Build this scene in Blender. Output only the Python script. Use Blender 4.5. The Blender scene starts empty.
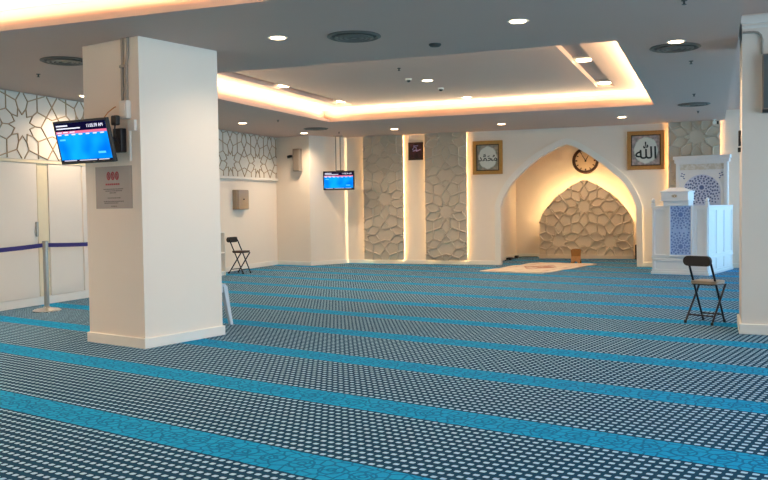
import bpy, bmesh, math, random
from mathutils import Vector, Matrix
random.seed(7)
sc = bpy.context.scene
col = sc.collection
PI = math.pi
R = math.radians
ROT = R(-14.1825)                       # the carpet / pillar grid is turned against the arch wall
CA, SA = math.cos(ROT), math.sin(ROT)
def W(x, y, z=0.0):                      # carpet-grid coordinates -> room coordinates
    return Vector((x*CA - y*SA, x*SA + y*CA, z))
CZ = 2.84                                # ceiling height
YQ = 17.65                               # face of the arch wall

# ------------------------------------------------------------------ materials
def new_mat(name):
    m = bpy.data.materials.new(name); m.use_nodes = True
    nt = m.node_tree; nt.nodes.clear()
    out = nt.nodes.new('ShaderNodeOutputMaterial')
    return m, nt, out
def lin(c):
    return tuple(((v/255.0)/12.92 if v/255.0 <= 0.04045 else ((v/255.0+0.055)/1.055)**2.4) for v in c) + (1.0,)
def mat(name, rgb, rough=0.6, metal=0.0, var=0.05, scale=12.0, bump=0.0, bscale=60.0, coat=0.0):
    m, nt, out = new_mat(name)
    b = nt.nodes.new('ShaderNodeBsdfPrincipled')
    b.inputs['Roughness'].default_value = rough; b.inputs['Metallic'].default_value = metal
    b.inputs['Coat Weight'].default_value = coat
    c = lin(rgb)
    tc = nt.nodes.new('ShaderNodeTexCoord')
    n = nt.nodes.new('ShaderNodeTexNoise'); n.inputs['Scale'].default_value = scale; n.inputs['Detail'].default_value = 4
    nt.links.new(tc.outputs['Object'], n.inputs['Vector'])
    mx = nt.nodes.new('ShaderNodeMix'); mx.data_type = 'RGBA'
    mx.inputs[6].default_value = tuple(v*(1-var) for v in c[:3]) + (1,)
    mx.inputs[7].default_value = tuple(min(1, v*(1+var)) for v in c[:3]) + (1,)
    nt.links.new(n.outputs['Fac'], mx.inputs[0])
    nt.links.new(mx.outputs[2], b.inputs['Base Color'])
    if bump:
        n2 = nt.nodes.new('ShaderNodeTexNoise'); n2.inputs['Scale'].default_value = bscale
        nt.links.new(tc.outputs['Object'], n2.inputs['Vector'])
        bp = nt.nodes.new('ShaderNodeBump'); bp.inputs['Strength'].default_value = bump; bp.inputs['Distance'].default_value = 0.01
        nt.links.new(n2.outputs['Fac'], bp.inputs['Height']); nt.links.new(bp.outputs['Normal'], b.inputs['Normal'])
    nt.links.new(b.outputs['BSDF'], out.inputs['Surface'])
    return m
def emat(name, rgb, strength):
    m, nt, out = new_mat(name)
    e = nt.nodes.new('ShaderNodeEmission'); e.inputs['Color'].default_value = lin(rgb); e.inputs['Strength'].default_value = strength
    nt.links.new(e.outputs[0], out.inputs['Surface'])
    return m
class NG:                                 # tiny math-node helper
    def __init__(s, nt): s.nt = nt
    def _in(s, sock, v):
        if isinstance(v, (int, float)): sock.default_value = v
        else: s.nt.links.new(v, sock)
    def m(s, op, a, b=0.0, c=None):
        n = s.nt.nodes.new('ShaderNodeMath'); n.operation = op
        s._in(n.inputs[0], a); s._in(n.inputs[1], b)
        if c is not None: s._in(n.inputs[2], c)
        return n.outputs[0]
    def mix(s, f, a, b):
        n = s.nt.nodes.new('ShaderNodeMix'); n.data_type = 'RGBA'
        s._in(n.inputs[0], f)
        for k, v in ((6, a), (7, b)):
            if isinstance(v, tuple): n.inputs[k].default_value = v
            else: s.nt.links.new(v, n.inputs[k])
        return n.outputs[2]

WALLC = (236, 224, 210)
M_wall = mat('wall_paint', WALLC, 0.75, var=0.015, scale=3)
M_ceil = mat('ceiling_paint', (196, 172, 160), 0.8, var=0.015, scale=3)
M_trim = mat('trim_paint', (236, 230, 220), 0.5, var=0.01)
M_panel = mat('panel_plaster', (205, 190, 170), 0.7, var=0.03, scale=8)
M_rib = mat('panel_rib_plaster', (205, 190, 170), 0.65, var=0.03, scale=8)
M_arch = mat('arch_panel_plaster', (226, 208, 182), 0.7, var=0.03, scale=8)
M_frz = mat('frieze_board', (226, 218, 206), 0.7, var=0.02)
M_frzrib = mat('frieze_rib', (176, 152, 122), 0.6, var=0.05)
M_white = mat('white_lacquer', (236, 238, 240), 0.35, var=0.01)
M_dots2 = mat('lattice_hole_pale', (104, 138, 204), 0.5)
M_field = mat('lattice_field', (204, 216, 240), 0.45)
M_blue = mat('blue_lattice_backing', (164, 196, 240), 0.4, var=0.06, scale=20)
M_dots = mat('lattice_hole_blue', (74, 98, 150), 0.5, var=0.1)
M_gold = mat('gold_wood', (176, 128, 58), 0.4, var=0.18, scale=30)
M_wood = mat('orange_wood', (178, 124, 62), 0.45, var=0.2, scale=25)
M_dkwood = mat('dark_brown_wood', (62, 36, 20), 0.45, var=0.2, scale=20)
M_darkline = mat('dark_lip', (70, 48, 28), 0.5)
M_black = mat('black_plastic', (22, 22, 25), 0.45)
M_blackv = mat('black_vinyl', (34, 32, 32), 0.5, bump=0.1)
M_seatsheen = mat('painted_sheen_vinyl', (158, 144, 126), 0.45, bump=0.1)  # window sheen painted into the colour of a dark seat
M_brownv = mat('brown_vinyl', (62, 44, 36), 0.5, bump=0.1)
M_tube = mat('dark_tube', (40, 38, 44), 0.35, metal=0.6)
M_steel = mat('brushed_steel', (178, 172, 162), 0.3, metal=0.9, var=0.08, scale=40)
M_chrome = mat('polished_steel', (215, 212, 205), 0.2, metal=0.9)
M_greyp = mat('grey_plastic', (188, 198, 206), 0.45)
M_conduit = mat('conduit_grey', (158, 148, 136), 0.5)
M_whitep = mat('white_plastic', (228, 226, 220), 0.45)
M_belt = mat('belt_purple', (58, 46, 120), 0.7, bump=0.2, bscale=200)
M_ventd = mat('vent_dark', (62, 64, 62), 0.6)
M_ventg = mat('vent_grey', (104, 102, 96), 0.5)
M_spk = mat('grey_metal_mesh', (128, 118, 108), 0.6, var=0.1, scale=80)
M_box = mat('bronze_steel', (150, 134, 116), 0.35, metal=0.5, var=0.1, scale=6)
M_sign = mat('sign_acrylic', (160, 154, 150), 0.35)
M_signred = mat('sign_red', (160, 52, 66), 0.5)
M_signgrey = mat('sign_print', (96, 92, 94), 0.5)
M_paper = mat('medallion_white', (226, 226, 216), 0.6, var=0.03)
M_ink = mat('ink_dark', (30, 40, 36), 0.5)
M_scr_off = mat('screen_off', (92, 100, 100), 0.25)
M_cable = mat('orange_cable', (190, 130, 70), 0.5)
M_lampw = emat('lamp_warm', (255, 226, 180), 14.0)
M_led = emat('led_warm', (255, 214, 150), 42.0)

# mottled picture mats
def mottled(name, a, b, scale):
    m, nt, out = new_mat(name)
    bs = nt.nodes.new('ShaderNodeBsdfPrincipled'); bs.inputs['Roughness'].default_value = 0.5
    tc = nt.nodes.new('ShaderNodeTexCoord'); n = nt.nodes.new('ShaderNodeTexNoise')
    n.inputs['Scale'].default_value = scale; n.inputs['Detail'].default_value = 6
    nt.links.new(tc.outputs['Object'], n.inputs['Vector'])
    r = nt.nodes.new('ShaderNodeValToRGB'); r.color_ramp.elements[0].position = 0.38; r.color_ramp.elements[1].position = 0.62
    r.color_ramp.elements[0].color = lin(a); r.color_ramp.elements[1].color = lin(b)
    nt.links.new(n.outputs['Fac'], r.inputs[0]); nt.links.new(r.outputs[0], bs.inputs['Base Color'])
    nt.links.new(bs.outputs[0], out.inputs['Surface'])
    return m
M_matl = mottled('picture_mat_grey', (132, 136, 124), (176, 160, 146), 14)
M_matr = mottled('picture_mat_pink', (140, 134, 132), (196, 172, 168), 14)
M_photo = mottled('plaque_print', (44, 22, 20), (92, 42, 48), 9)
M_frzgold = mottled('pulpit_frieze_print', (206, 200, 186), (226, 224, 220), 22)
M_plate = mottled('plate_pattern', (186, 192, 182), (226, 226, 216), 30)

# ---- the carpet: dotted ground with blue bands, laid in the carpet grid
P0, PER, BW = 3.300, 1.2023, 0.295
def carpet_material():
    m, nt, out = new_mat('carpet')
    g = NG(nt)
    bs = nt.nodes.new('ShaderNodeBsdfPrincipled'); bs.inputs['Roughness'].default_value = 0.9
    bs.inputs['Specular IOR Level'].default_value = 0.12
    tc = nt.nodes.new('ShaderNodeTexCoord')
    mp = nt.nodes.new('ShaderNodeMapping'); mp.vector_type = 'POINT'
    mp.inputs['Rotation'].default_value = (0, 0, -ROT)
    nt.links.new(tc.outputs['Object'], mp.inputs['Vector'])
    sp = nt.nodes.new('ShaderNodeSeparateXYZ'); nt.links.new(mp.outputs[0], sp.inputs[0])
    X, Y = sp.outputs[0], sp.outputs[1]
    t = g.m('FLOORED_MODULO', g.m('SUBTRACT', Y, P0), PER)       # 0 at a band's far edge
    band = g.m('GREATER_THAN', t, PER - BW)
    # dots: staggered rows
    RX, RY = 0.0517, 0.0648
    row = g.m('DIVIDE', t, RY); ri = g.m('FLOOR', row); rf = g.m('SUBTRACT', row, ri)
    cx = g.m('DIVIDE', X, RX); cf = g.m('SUBTRACT', cx, g.m('FLOOR', cx))
    dx = g.m('MULTIPLY', g.m('ABSOLUTE', g.m('SUBTRACT', cf, 0.5)), RX)
    dy = g.m('MULTIPLY', g.m('ABSOLUTE', g.m('SUBTRACT', rf, 0.5)), RY)
    ex = g.m('POWER', g.m('DIVIDE', dx, 0.0157), 4.0); ey = g.m('POWER', g.m('DIVIDE', dy, 0.0138), 4.0)
    dot = g.m('LESS_THAN', g.m('ADD', ex, ey), 1.0)
    # band motif: rings around regularly spaced centres plus cell lines
    ci = g.m('DIVIDE', X, 0.19); cfx = g.m('MULTIPLY', g.m('SUBTRACT', g.m('SUBTRACT', ci, g.m('FLOOR', ci)), 0.5), 0.19)
    by = g.m('SUBTRACT', t, PER - BW/2)
    rad = g.m('SQRT', g.m('ADD', g.m('MULTIPLY', cfx, cfx), g.m('MULTIPLY', by, by)))
    ring = g.m('LESS_THAN', g.m('ABSOLUTE', g.m('SUBTRACT', g.m('FLOORED_MODULO', rad, 0.043), 0.0215)), 0.006)
    ring = g.m('MULTIPLY', ring, g.m('LESS_THAN', rad, 0.10))
    vo = nt.nodes.new('ShaderNodeTexVoronoi'); vo.voronoi_dimensions = '2D'; vo.feature = 'DISTANCE_TO_EDGE'
    vo.inputs['Scale'].default_value = 15.0; vo.inputs['Randomness'].default_value = 0.8
    nt.links.new(mp.outputs[0], vo.inputs['Vector'])
    cell = g.m('LESS_THAN', vo.outputs['Distance'], 0.085)
    line = g.m('MAXIMUM', ring, cell)
    ns = nt.nodes.new('ShaderNodeTexNoise'); ns.inputs['Scale'].default_value = 90; nt.links.new(mp.outputs[0], ns.inputs['Vector'])
    ground = g.mix(ns.outputs['Fac'], lin((2, 50, 78)), lin((8, 72, 106)))
    dotted = g.mix(dot, ground, lin((168, 206, 232)))
    bandc = g.mix(ns.outputs['Fac'], lin((0, 128, 186)), lin((20, 162, 214)))
    bandc = g.mix(g.m('MULTIPLY', line, 0.75), bandc, lin((0, 88, 136)))
    colr = g.mix(band, dotted, bandc)
    nt.links.new(colr, bs.inputs['Base Color'])
    bp = nt.nodes.new('ShaderNodeBump'); bp.inputs['Strength'].default_value = 0.2; bp.inputs['Distance'].default_value = 0.004
    nt.links.new(ns.outputs['Fac'], bp.inputs['Height']); nt.links.new(bp.outputs[0], bs.inputs['Normal'])
    nt.links.new(bs.outputs[0], out.inputs['Surface'])
    return m
M_carpet = carpet_material()

def rug_material():
    m, nt, out = new_mat('prayer_rug')
    g = NG(nt)
    bs = nt.nodes.new('ShaderNodeBsdfPrincipled'); bs.inputs['Roughness'].default_value = 0.95
    tc = nt.nodes.new('ShaderNodeTexCoord'); sp = nt.nodes.new('ShaderNodeSeparateXYZ')
    nt.links.new(tc.outputs['Object'], sp.inputs[0]); X, Y = sp.outputs[0], sp.outputs[1]
    ax = g.m('ABSOLUTE', X); ay = g.m('ABSOLUTE', Y)
    med = g.m('LESS_THAN', g.m('ADD', g.m('DIVIDE', ax, 0.36), g.m('DIVIDE', ay, 0.62)), 1.0)
    bor = g.m('MULTIPLY', g.m('GREATER_THAN', g.m('MAXIMUM', g.m('SUBTRACT', ax, 0.45), g.m('SUBTRACT', ay, 1.06)), 0.0),
              g.m('LESS_THAN', g.m('MAXIMUM', g.m('SUBTRACT', ax, 0.55), g.m('SUBTRACT', ay, 1.16)), 0.0))
    ns = nt.nodes.new('ShaderNodeTexNoise'); ns.inputs['Scale'].default_value = 7; ns.inputs['Detail'].default_value = 4
    nt.links.new(tc.outputs['Object'], ns.inputs['Vector'])
    f = g.m('GREATER_THAN', ns.outputs['Fac'], 0.5)
    base = g.mix(g.m('MULTIPLY', f, 0.4), lin((226, 212, 192)), lin((206, 184, 160)))
    c = g.mix(g.m('MULTIPLY', med, g.m('ADD', 0.35, g.m('MULTIPLY', f, 0.5))), base, lin((168, 98, 78)))
    c = g.mix(g.m('MULTIPLY', bor, g.m('ADD', 0.15, g.m('MULTIPLY', f, 0.25))), c, lin((176, 116, 94)))
    nt.links.new(c, bs.inputs['Base Color']); nt.links.new(bs.outputs[0], out.inputs['Surface'])
    return m
M_rug = rug_material()

def screen_material(name, strength):
    m, nt, out = new_mat(name); g = NG(nt)
    tc = nt.nodes.new('ShaderNodeTexCoord')
    ns = nt.nodes.new('ShaderNodeTexNoise'); ns.inputs['Scale'].default_value = 4.5; ns.inputs['Detail'].default_value = 1
    nt.links.new(tc.outputs['Object'], ns.inputs['Vector'])
    r = nt.nodes.new('ShaderNodeValToRGB'); r.color_ramp.elements[0].position = 0.3; r.color_ramp.elements[1].position = 0.7
    r.color_ramp.elements[0].color = lin((0, 112, 236)); r.color_ramp.elements[1].color = lin((14, 168, 255))
    nt.links.new(ns.outputs['Fac'], r.inputs[0])
    e = nt.nodes.new('ShaderNodeEmission'); e.inputs['Strength'].default_value = strength
    nt.links.new(r.outputs[0], e.inputs['Color']); nt.links.new(e.outputs[0], out.inputs['Surface'])
    return m
M_screen = screen_material('screen_blue', 1.0)
M_hdr = emat('screen_header', (14, 12, 44), 1.0)
M_pink = emat('screen_pink', (222, 110, 142), 1.0)
M_lite = emat('screen_white', (232, 232, 250), 1.0)
M_cyan = emat('screen_cyan', (90, 205, 255), 1.0)

def glass_material():
    m, nt, out = new_mat('window_glass')
    t = nt.nodes.new('ShaderNodeBsdfTransparent'); t.inputs[0].default_value = (0.95, 0.98, 1, 1)
    gl = nt.nodes.new('ShaderNodeBsdfGlossy'); gl.inputs['Roughness'].default_value = 0.02
    fr = nt.nodes.new('ShaderNodeFresnel'); fr.inputs[0].default_value = 1.3
    mx = nt.nodes.new('ShaderNodeMixShader')
    nt.links.new(fr.outputs[0], mx.inputs[0]); nt.links.new(t.outputs[0], mx.inputs[1]); nt.links.new(gl.outputs[0], mx.inputs[2])
    nt.links.new(mx.outputs[0], out.inputs['Surface'])
    return m
M_glass = glass_material()
M_dimglass = M_glass.copy(); M_dimglass.name = 'light_dimming_glass'
M_dimglass.node_tree.nodes['Transparent BSDF'].inputs[0].default_value = (.68, .80, .86, 1)  # tint added to dim the daylight through the far right glazing

# ------------------------------------------------------------------ mesh helpers
class MB:
    def __init__(s): s.v = []; s.f = []
    def add(s, vs, fs):
        o = len(s.v); s.v += [tuple(v) for v in vs]; s.f += [tuple(i+o for i in f) for f in fs]; return s
    def box(s, x0, x1, y0, y1, z0, z1):
        vs = [(x0,y0,z0),(x1,y0,z0),(x1,y1,z0),(x0,y1,z0),(x0,y0,z1),(x1,y0,z1),(x1,y1,z1),(x0,y1,z1)]
        return s.add(vs, [(0,3,2,1),(4,5,6,7),(0,1,5,4),(1,2,6,5),(2,3,7,6),(3,0,4,7)])
    def prism(s, pts, fn0, fn1):         # outline pts; fn0/fn1 map (u,v) to the two faces
        n = len(pts)
        vs = [fn0(u, v) for u, v in pts] + [fn1(u, v) for u, v in pts]
        fs = [tuple(range(n)), tuple(range(2*n-1, n-1, -1))] + [(i, n+i, n+(i+1) % n, (i+1) % n) for i in range(n)]
        return s.add(vs, fs)
    def prism_xz(s, pts, y0, y1): return s.prism(pts, lambda u, v: (u, y0, v), lambda u, v: (u, y1, v))
    def prism_xy(s, pts, z0, z1): return s.prism(pts, lambda u, v: (u, v, z0), lambda u, v: (u, v, z1))
    def prism_yz(s, pts, x0, x1): return s.prism(pts, lambda u, v: (x0, u, v), lambda u, v: (x1, u, v))
    def lathe(s, prof, n=32, c=(0, 0, 0), axis='z', caps=True):
        vs, fs = [], []
        for r, h in prof:
            for k in range(n):
                a = 2*PI*k/n; x, y = r*math.cos(a), r*math.sin(a)
                p = (x, y, h) if axis == 'z' else (x, h, y)
                vs.append((c[0]+p[0], c[1]+p[1], c[2]+p[2]))
        m = len(prof)
        for i in range(m-1):
            for k in range(n): fs.append((i*n+k, i*n+(k+1) % n, (i+1)*n+(k+1) % n, (i+1)*n+k))
        if caps: fs.append(tuple(range(n-1, -1, -1))); fs.append(tuple((m-1)*n+k for k in range(n)))
        return s.add(vs, fs)
    def tube(s, pts, r, n=10, rr=None):
        pts = [Vector(p) for p in pts]; m = len(pts); vs, fs = [], []
        up = None
        for i, p in enumerate(pts):
            d = ((pts[min(i+1, m-1)]-p).normalized() + (p-pts[max(i-1, 0)]).normalized()).normalized()
            if up is None:
                up = Vector((0, 0, 1)) if abs(d.z) < 0.9 else Vector((0, 1, 0))
            a = d.cross(up).normalized(); b = a.cross(d).normalized(); up = b
            q = rr[i] if rr else r
            for k in range(n):
                t = 2*PI*k/n; vs.append(p + a*(q*math.cos(t)) + b*(q*math.sin(t)))
        for i in range(m-1):
            for k in range(n): fs.append((i*n+k, i*n+(k+1) % n, (i+1)*n+(k+1) % n, (i+1)*n+k))
        fs.append(tuple(range(n-1, -1, -1))); fs.append(tuple((m-1)*n+k for k in range(n)))
        return s.add(vs, fs)
    def build(s, name, m, parent=None, smooth=False, bevel=0.0, seg=2, loc=None, rz=None):
        me = bpy.data.meshes.new(name); me.from_pydata(s.v, [], s.f)
        bm = bmesh.new(); bm.from_mesh(me)
        bmesh.ops.recalc_face_normals(bm, faces=bm.faces)
        bm.to_mesh(me); bm.free(); me.update()
        me.materials.append(m)
        o = bpy.data.objects.new(name, me); col.objects.link(o)
        if parent is not None: o.parent = parent
        if loc is not None: o.location = loc
        if rz is not None: o.rotation_euler = (0, 0, rz)
        if smooth:
            for p in me.polygons: p.use_smooth = True
            e = o.modifiers.new('split', 'EDGE_SPLIT'); e.split_angle = R(38)
        if bevel:
            b = o.modifiers.new('bevel', 'BEVEL'); b.width = bevel; b.segments = seg; b.limit_method = 'ANGLE'
        return o
def tag(o, label=None, cat=None, group=None, kind=None):
    if label: o['label'] = label
    if cat: o['category'] = cat
    if group: o['group'] = group
    if kind: o['kind'] = kind
    return o
def thing(name, label, cat, loc=(0, 0, 0), rz=0.0, group=None, kind=None):
    o = bpy.data.objects.new(name, None); col.objects.link(o)
    o.empty_display_size = 0.1; o.location = loc; o.rotation_euler = (0, 0, rz)
    return tag(o, label, cat, group, kind)
def copy_tree(o, loc, rz, label, parent=None):
    c = o.copy(); col.objects.link(c); c.location = loc; c.rotation_euler = (0, 0, rz); c['label'] = label
    for ch in list(o.children):
        d = ch.copy(); col.objects.link(d); d.parent = c
        for g2 in list(ch.children):
            e = g2.copy(); col.objects.link(e); e.parent = d
    return c
def struct(o, label=None, cat=None):
    o['kind'] = 'structure'
    if label: o['label'] = label
    if cat: o['category'] = cat
    return o
def text_mesh(name, s, size, m, parent, loc, rot, depth=0.001, align='CENTER', fit=None, bold=0.0):
    cu = bpy.data.curves.new(name, 'FONT'); cu.body = s; cu.size = size; cu.align_x = align; cu.align_y = 'CENTER'; cu.extrude = depth; cu.offset = bold*size
    t = bpy.data.objects.new(name, cu); col.objects.link(t)
    bpy.context.view_layer.update()
    me = bpy.data.meshes.new_from_object(t.evaluated_get(bpy.context.evaluated_depsgraph_get()))
    bpy.data.objects.remove(t)
    me.materials.clear(); me.materials.append(m)
    if fit and len(me.vertices):
        xs = [v.co.x for v in me.vertices]; ys = [v.co.y for v in me.vertices]
        k = min(fit[0]/(max(xs)-min(xs)), fit[1]/(max(ys)-min(ys))); cx, cy = (max(xs)+min(xs))/2, (max(ys)+min(ys))/2
        for v in me.vertices: v.co.x = (v.co.x-cx)*k; v.co.y = (v.co.y-cy)*k
    o = bpy.data.objects.new(name, me); col.objects.link(o); o.parent = parent; o.location = loc; o.rotation_euler = rot
    return o

def grid_slab(mb, xs, ys, holes, z0, z1):           # rectangular slab with rectangular holes
    for i in range(len(xs)-1):
        for j in range(len(ys)-1):
            cx, cy = (xs[i]+xs[i+1])/2, (ys[j]+ys[j+1])/2
            if any(h[0] < cx < h[1] and h[2] < cy < h[3] for h in holes): continue
            mb.box(xs[i], xs[i+1], ys[j], ys[j+1], z0, z1)

# ------------------------------------------------------------------ ten-fold star pattern
def star_pattern(s):
    """Segments of the girih pattern of ten-pointed rosettes, rosette centres s apart; one rosette at the origin."""
    a = s/2; segs = []
    def pol(r, deg): return Vector((r*math.cos(R(deg)), r*math.sin(R(deg))))
    base = []
    th = R(54)
    for k in range(10):
        d = 36*k+18
        Mi = pol(a, d); Pp = pol(0.7265*a, d+18); Pm = pol(0.7265*a, d-18)
        base += [(Mi, Pp), (Mi, Pm), (Pp, pol(0.50*a, d+18)), (pol(0.50*a, d+18), pol(0.30*a, d)), (pol(0.50*a, d-18), pol(0.30*a, d))]
    v1 = pol(s, 54); v2 = pol(s, 126)
    ed = 2*a*math.tan(R(18))
    # the concave tile between four decagons, with the strap lines through it
    cc = (v1+v2)/2
    rad = a/math.cos(R(18))
    cents = [Vector((0, 0)), v1, v1+v2, v2]
    edges = []
    for c in cents:
        for k in range(10):
            m = c + pol(a, 36*k+18)
            if any((m-c2).length < a*0.9999 for c2 in cents if (c2-c).length > 1e-6): continue
            if any(abs((m-c2).length-a) < 1e-4*a for c2 in cents if (c2-c).length > 1e-6): continue
            edges.append((m, pol(1, 36*k+18)))
    # keep the six edge midpoints that face the middle tile
    edges = sorted(edges, key=lambda e: (e[0]-cc).length)[:6]
    rays = []
    for i, (m, n) in enumerate(edges):
        t = Vector((-n.y, n.x))
        for sg in (1, -1): rays.append((i, m, n*math.sin(th) + t*(sg*math.cos(th))))
    cand = []
    for i in range(len(rays)):
        for j in range(i+1, len(rays)):
            e1, p, d = rays[i]; e2, q, f = rays[j]
            if e1 == e2: continue
            den = d.x*f.y - d.y*f.x; w = q-p
            if abs(den) < 1e-6:
                if abs(w.x*d.y-w.y*d.x) < 1e-6 and w.dot(d) > 0: cand.append((w.length, i, j, p+w/2))
                continue
            u = (w.x*f.y-w.y*f.x)/den; v = (w.x*d.y-w.y*d.x)/den
            if u > 1e-6 and v > 1e-6: cand.append((u+v, i, j, p+d*u))
    cand.sort(key=lambda c: c[0]); used = set(); tile = []
    for L, i, j, x in cand:
        if i in used or j in used: continue
        used |= {i, j}; tile += [(rays[i][1], x), (rays[j][1], x)]
    cell = base + tile
    for i in range(-6, 7):
        for j in range(-6, 7):
            o = v1*i + v2*j
            if o.length > 5.2*s: continue
            segs += [(p+o, q+o) for p, q in cell]
    return segs
def clip(p, q, poly):                     # convex outline, counter-clockwise
    t0, t1 = 0.0, 1.0; d = q-p; n = len(poly)
    for i in range(n):
        a = Vector(poly[i]); b = Vector(poly[(i+1) % n]); e = b-a; nm = Vector((-e.y, e.x))
        num = nm.dot(p-a); den = nm.dot(d)
        if abs(den) < 1e-9:
            if num < 0: return None
            continue
        t = -num/den
        if den > 0: t0 = max(t0, t)
        else: t1 = min(t1, t)
    return (p+d*t0, p+d*t1) if t1-t0 > 1e-3 else None
def ribs(mb, poly, s, org, fn, w, h):     # fn(u, v, depth) -> point ; trapezoid strips
    done = set()
    for p, q in star_pattern(s):
        c = clip(p+Vector(org), q+Vector(org), poly)
        if not c: continue
        a, b = c
        key = tuple(sorted(((round(a.x, 3), round(a.y, 3)), (round(b.x, 3), round(b.y, 3)))))
        if key in done: continue
        done.add(key)
        d = (b-a).normalized(); n = Vector((-d.y, d.x))
        a2 = a-d*w*0.25; b2 = b+d*w*0.25
        vs = []
        for P in (a2, b2):
            for off, dep in ((-w/2, 0), (-w/4, h), (w/4, h), (w/2, 0)):
                x = P+n*off; vs.append(fn(x.x, x.y, dep))
        mb.add(vs, [(0,1,5,4),(1,2,6,5),(2,3,7,6),(0,3,2,1),(4,5,6,7),(0,4,7,3)])

# ------------------------------------------------------------------ room shell
XL, XF = -8.5, -9.1
ARCH = [(-4.17,0.0),(-4.17,1.24),(-4.07,1.49),(-3.885,1.765),(-3.57,2.07),(-3.25,2.295),(-2.95,2.445),(-2.79,2.50),
        (-2.63,2.445),(-2.33,2.265),(-2.01,2.02),(-1.69,1.735),(-1.51,1.47),(-1.41,1.22),(-1.39,0.0)]
def smooth_outline(pts, n=5):
    out = []
    for i in range(len(pts)-1):
        p0 = Vector(pts[max(i-1, 0)]); p1 = Vector(pts[i]); p2 = Vector(pts[i+1]); p3 = Vector(pts[min(i+2, len(pts)-1)])
        for k in range(n):
            t = k/n
            out.append(tuple(0.5*((2*p1)+(p2-p0)*t+(2*p0-5*p1+4*p2-p3)*t*t+(3*p1-p0-3*p2+p3)*t**3)))
    out.append(pts[-1]); return out
pk = 7
ARCHS = [ARCH[0]] + smooth_outline(ARCH[1:pk+1], 4)[:-1] + smooth_outline(ARCH[pk:-1], 4) + [ARCH[-1]]

struct(MB().box(-9.4, 4.3, -4.3, 20.8, -0.12, 0.0).build('floor', M_carpet))
# ceiling: lower slab with two coffers; a higher strip along the right side
COF = [(-6.57, -0.86, -0.3, 5.74), (-6.57, -0.86, 8.52, 14.28)]
c = MB()
grid_slab(c, [-9.4, -6.57, -0.86, 0.235], [-4.3, -0.3, 5.74, 8.52, 14.28, 20.8], COF, CZ, CZ+0.05)
c.box(0.215, 0.235, -4.3, 20.8, CZ+0.05, 3.2)
c.box(0.235, 4.3, -4.3, 20.8, 3.04, 3.2)
SL = [(-6.13, -5.87, 9.0, 13.72), (-1.655, -1.395, 9.0, 13.52)]
TW = 0.2; ZI = 3.07
for x0, x1, y0, y1 in COF:
    X0, X1, Y0, Y1 = x0-TW, x1+TW, y0-TW, y1+TW
    c.box(X0-.05, X0, Y0, Y1, CZ+.05, ZI+.05); c.box(X1, X1+.05, Y0, Y1, CZ+.05, ZI+.05)
    c.box(X0-.05, X1+.05, Y0-.05, Y0, CZ+.05, ZI+.05); c.box(X0-.05, X1+.05, Y1, Y1+.05, CZ+.05, ZI+.05)
    hs = SL if y0 > 5 else []
    xs = [X0, X1]; ys = [Y0, Y1]
    for h in hs: xs += [h[0], h[1]]; ys += [h[2], h[3]]
    grid_slab(c, sorted(set(xs)), sorted(set(ys)), hs, ZI, ZI+.04)
    for h in hs:
        c.box(h[0]-.02, h[1]+.02, h[2]-.02, h[3]+.02, ZI+.07, ZI+.09)
        c.box(h[0]-.02, h[0], h[2], h[3], ZI+.04, ZI+.07); c.box(h[1], h[1]+.02, h[2], h[3], ZI+.04, ZI+.07)
        c.box(h[0], h[1], h[2]-.02, h[2], ZI+.04, ZI+.07); c.box(h[0], h[1], h[3], h[3]+.02, ZI+.04, ZI+.07)
struct(c.build('ceiling', M_ceil))

# back (arch) wall
outer = [(-9.4, 0), ] + ARCHS + [(1.2, 0), (1.2, 3.1), (-9.4, 3.1)]
struct(MB().prism_xz(outer, YQ, YQ+0.15).build('wall_back', M_wall))
# raised moulding round the arch
aw = 0.12
def offset_arch(d):
    cx = -2.78; o = []
    for i, (x, z) in enumerate(ARCHS):
        p = Vector(ARCHS[max(i-1, 0)]); q = Vector(ARCHS[min(i+1, len(ARCHS)-1)]); t = (q-p).normalized()
        n = Vector((-t.y, t.x)); o.append((x+n.x*d, max(0, z+n.y*d)))
    o[0] = (ARCHS[0][0]-d, 0); o[-1] = (ARCHS[-1][0]+d, 0); return o
oa = offset_arch(aw)
tm = MB()
for i in range(len(ARCHS)-1):
    a, b, c2, d2 = ARCHS[i], ARCHS[i+1], oa[i+1], oa[i]
    tm.prism_xz([a, b, c2, d2], YQ-0.035, YQ+0.001)
struct(tm.build('trim_1', M_trim))
# niche behind the arch
NB, NL, NR = 20.45, -4.45, -1.02
struct(MB().box(NL-.3, NR+.3, NB, NB+.15, 0, 3.0).build('wall_niche_back', M_wall))
struct(MB().box(NL-.15, NL, YQ+.15, NB, 0, 3.0).build('wall_niche_left', M_wall))
struct(MB().box(NR, NR+.15, YQ+.15, NB, 0, 3.0).build('wall_niche_right', M_wall))
# left walls
struct(MB().box(XL-.8, XL, -4.3, 12.5, 0, 3.1).build('wall_left', M_wall))
struct(MB().box(XF-.2, XF, 12.5, YQ, 0, 3.1).build('wall_left_recess', M_wall))
struct(MB().prism_xy([(-9.1, 16.885), (-8.17, 16.67), (-7.70, YQ), (-9.1, YQ)], 0, 3.1).build('wall_pier', M_wall))
struct(MB().box(-9.4, 4.3, -4.45, -4.3, 0, 3.2).build('wall_front', M_wall))
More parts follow.
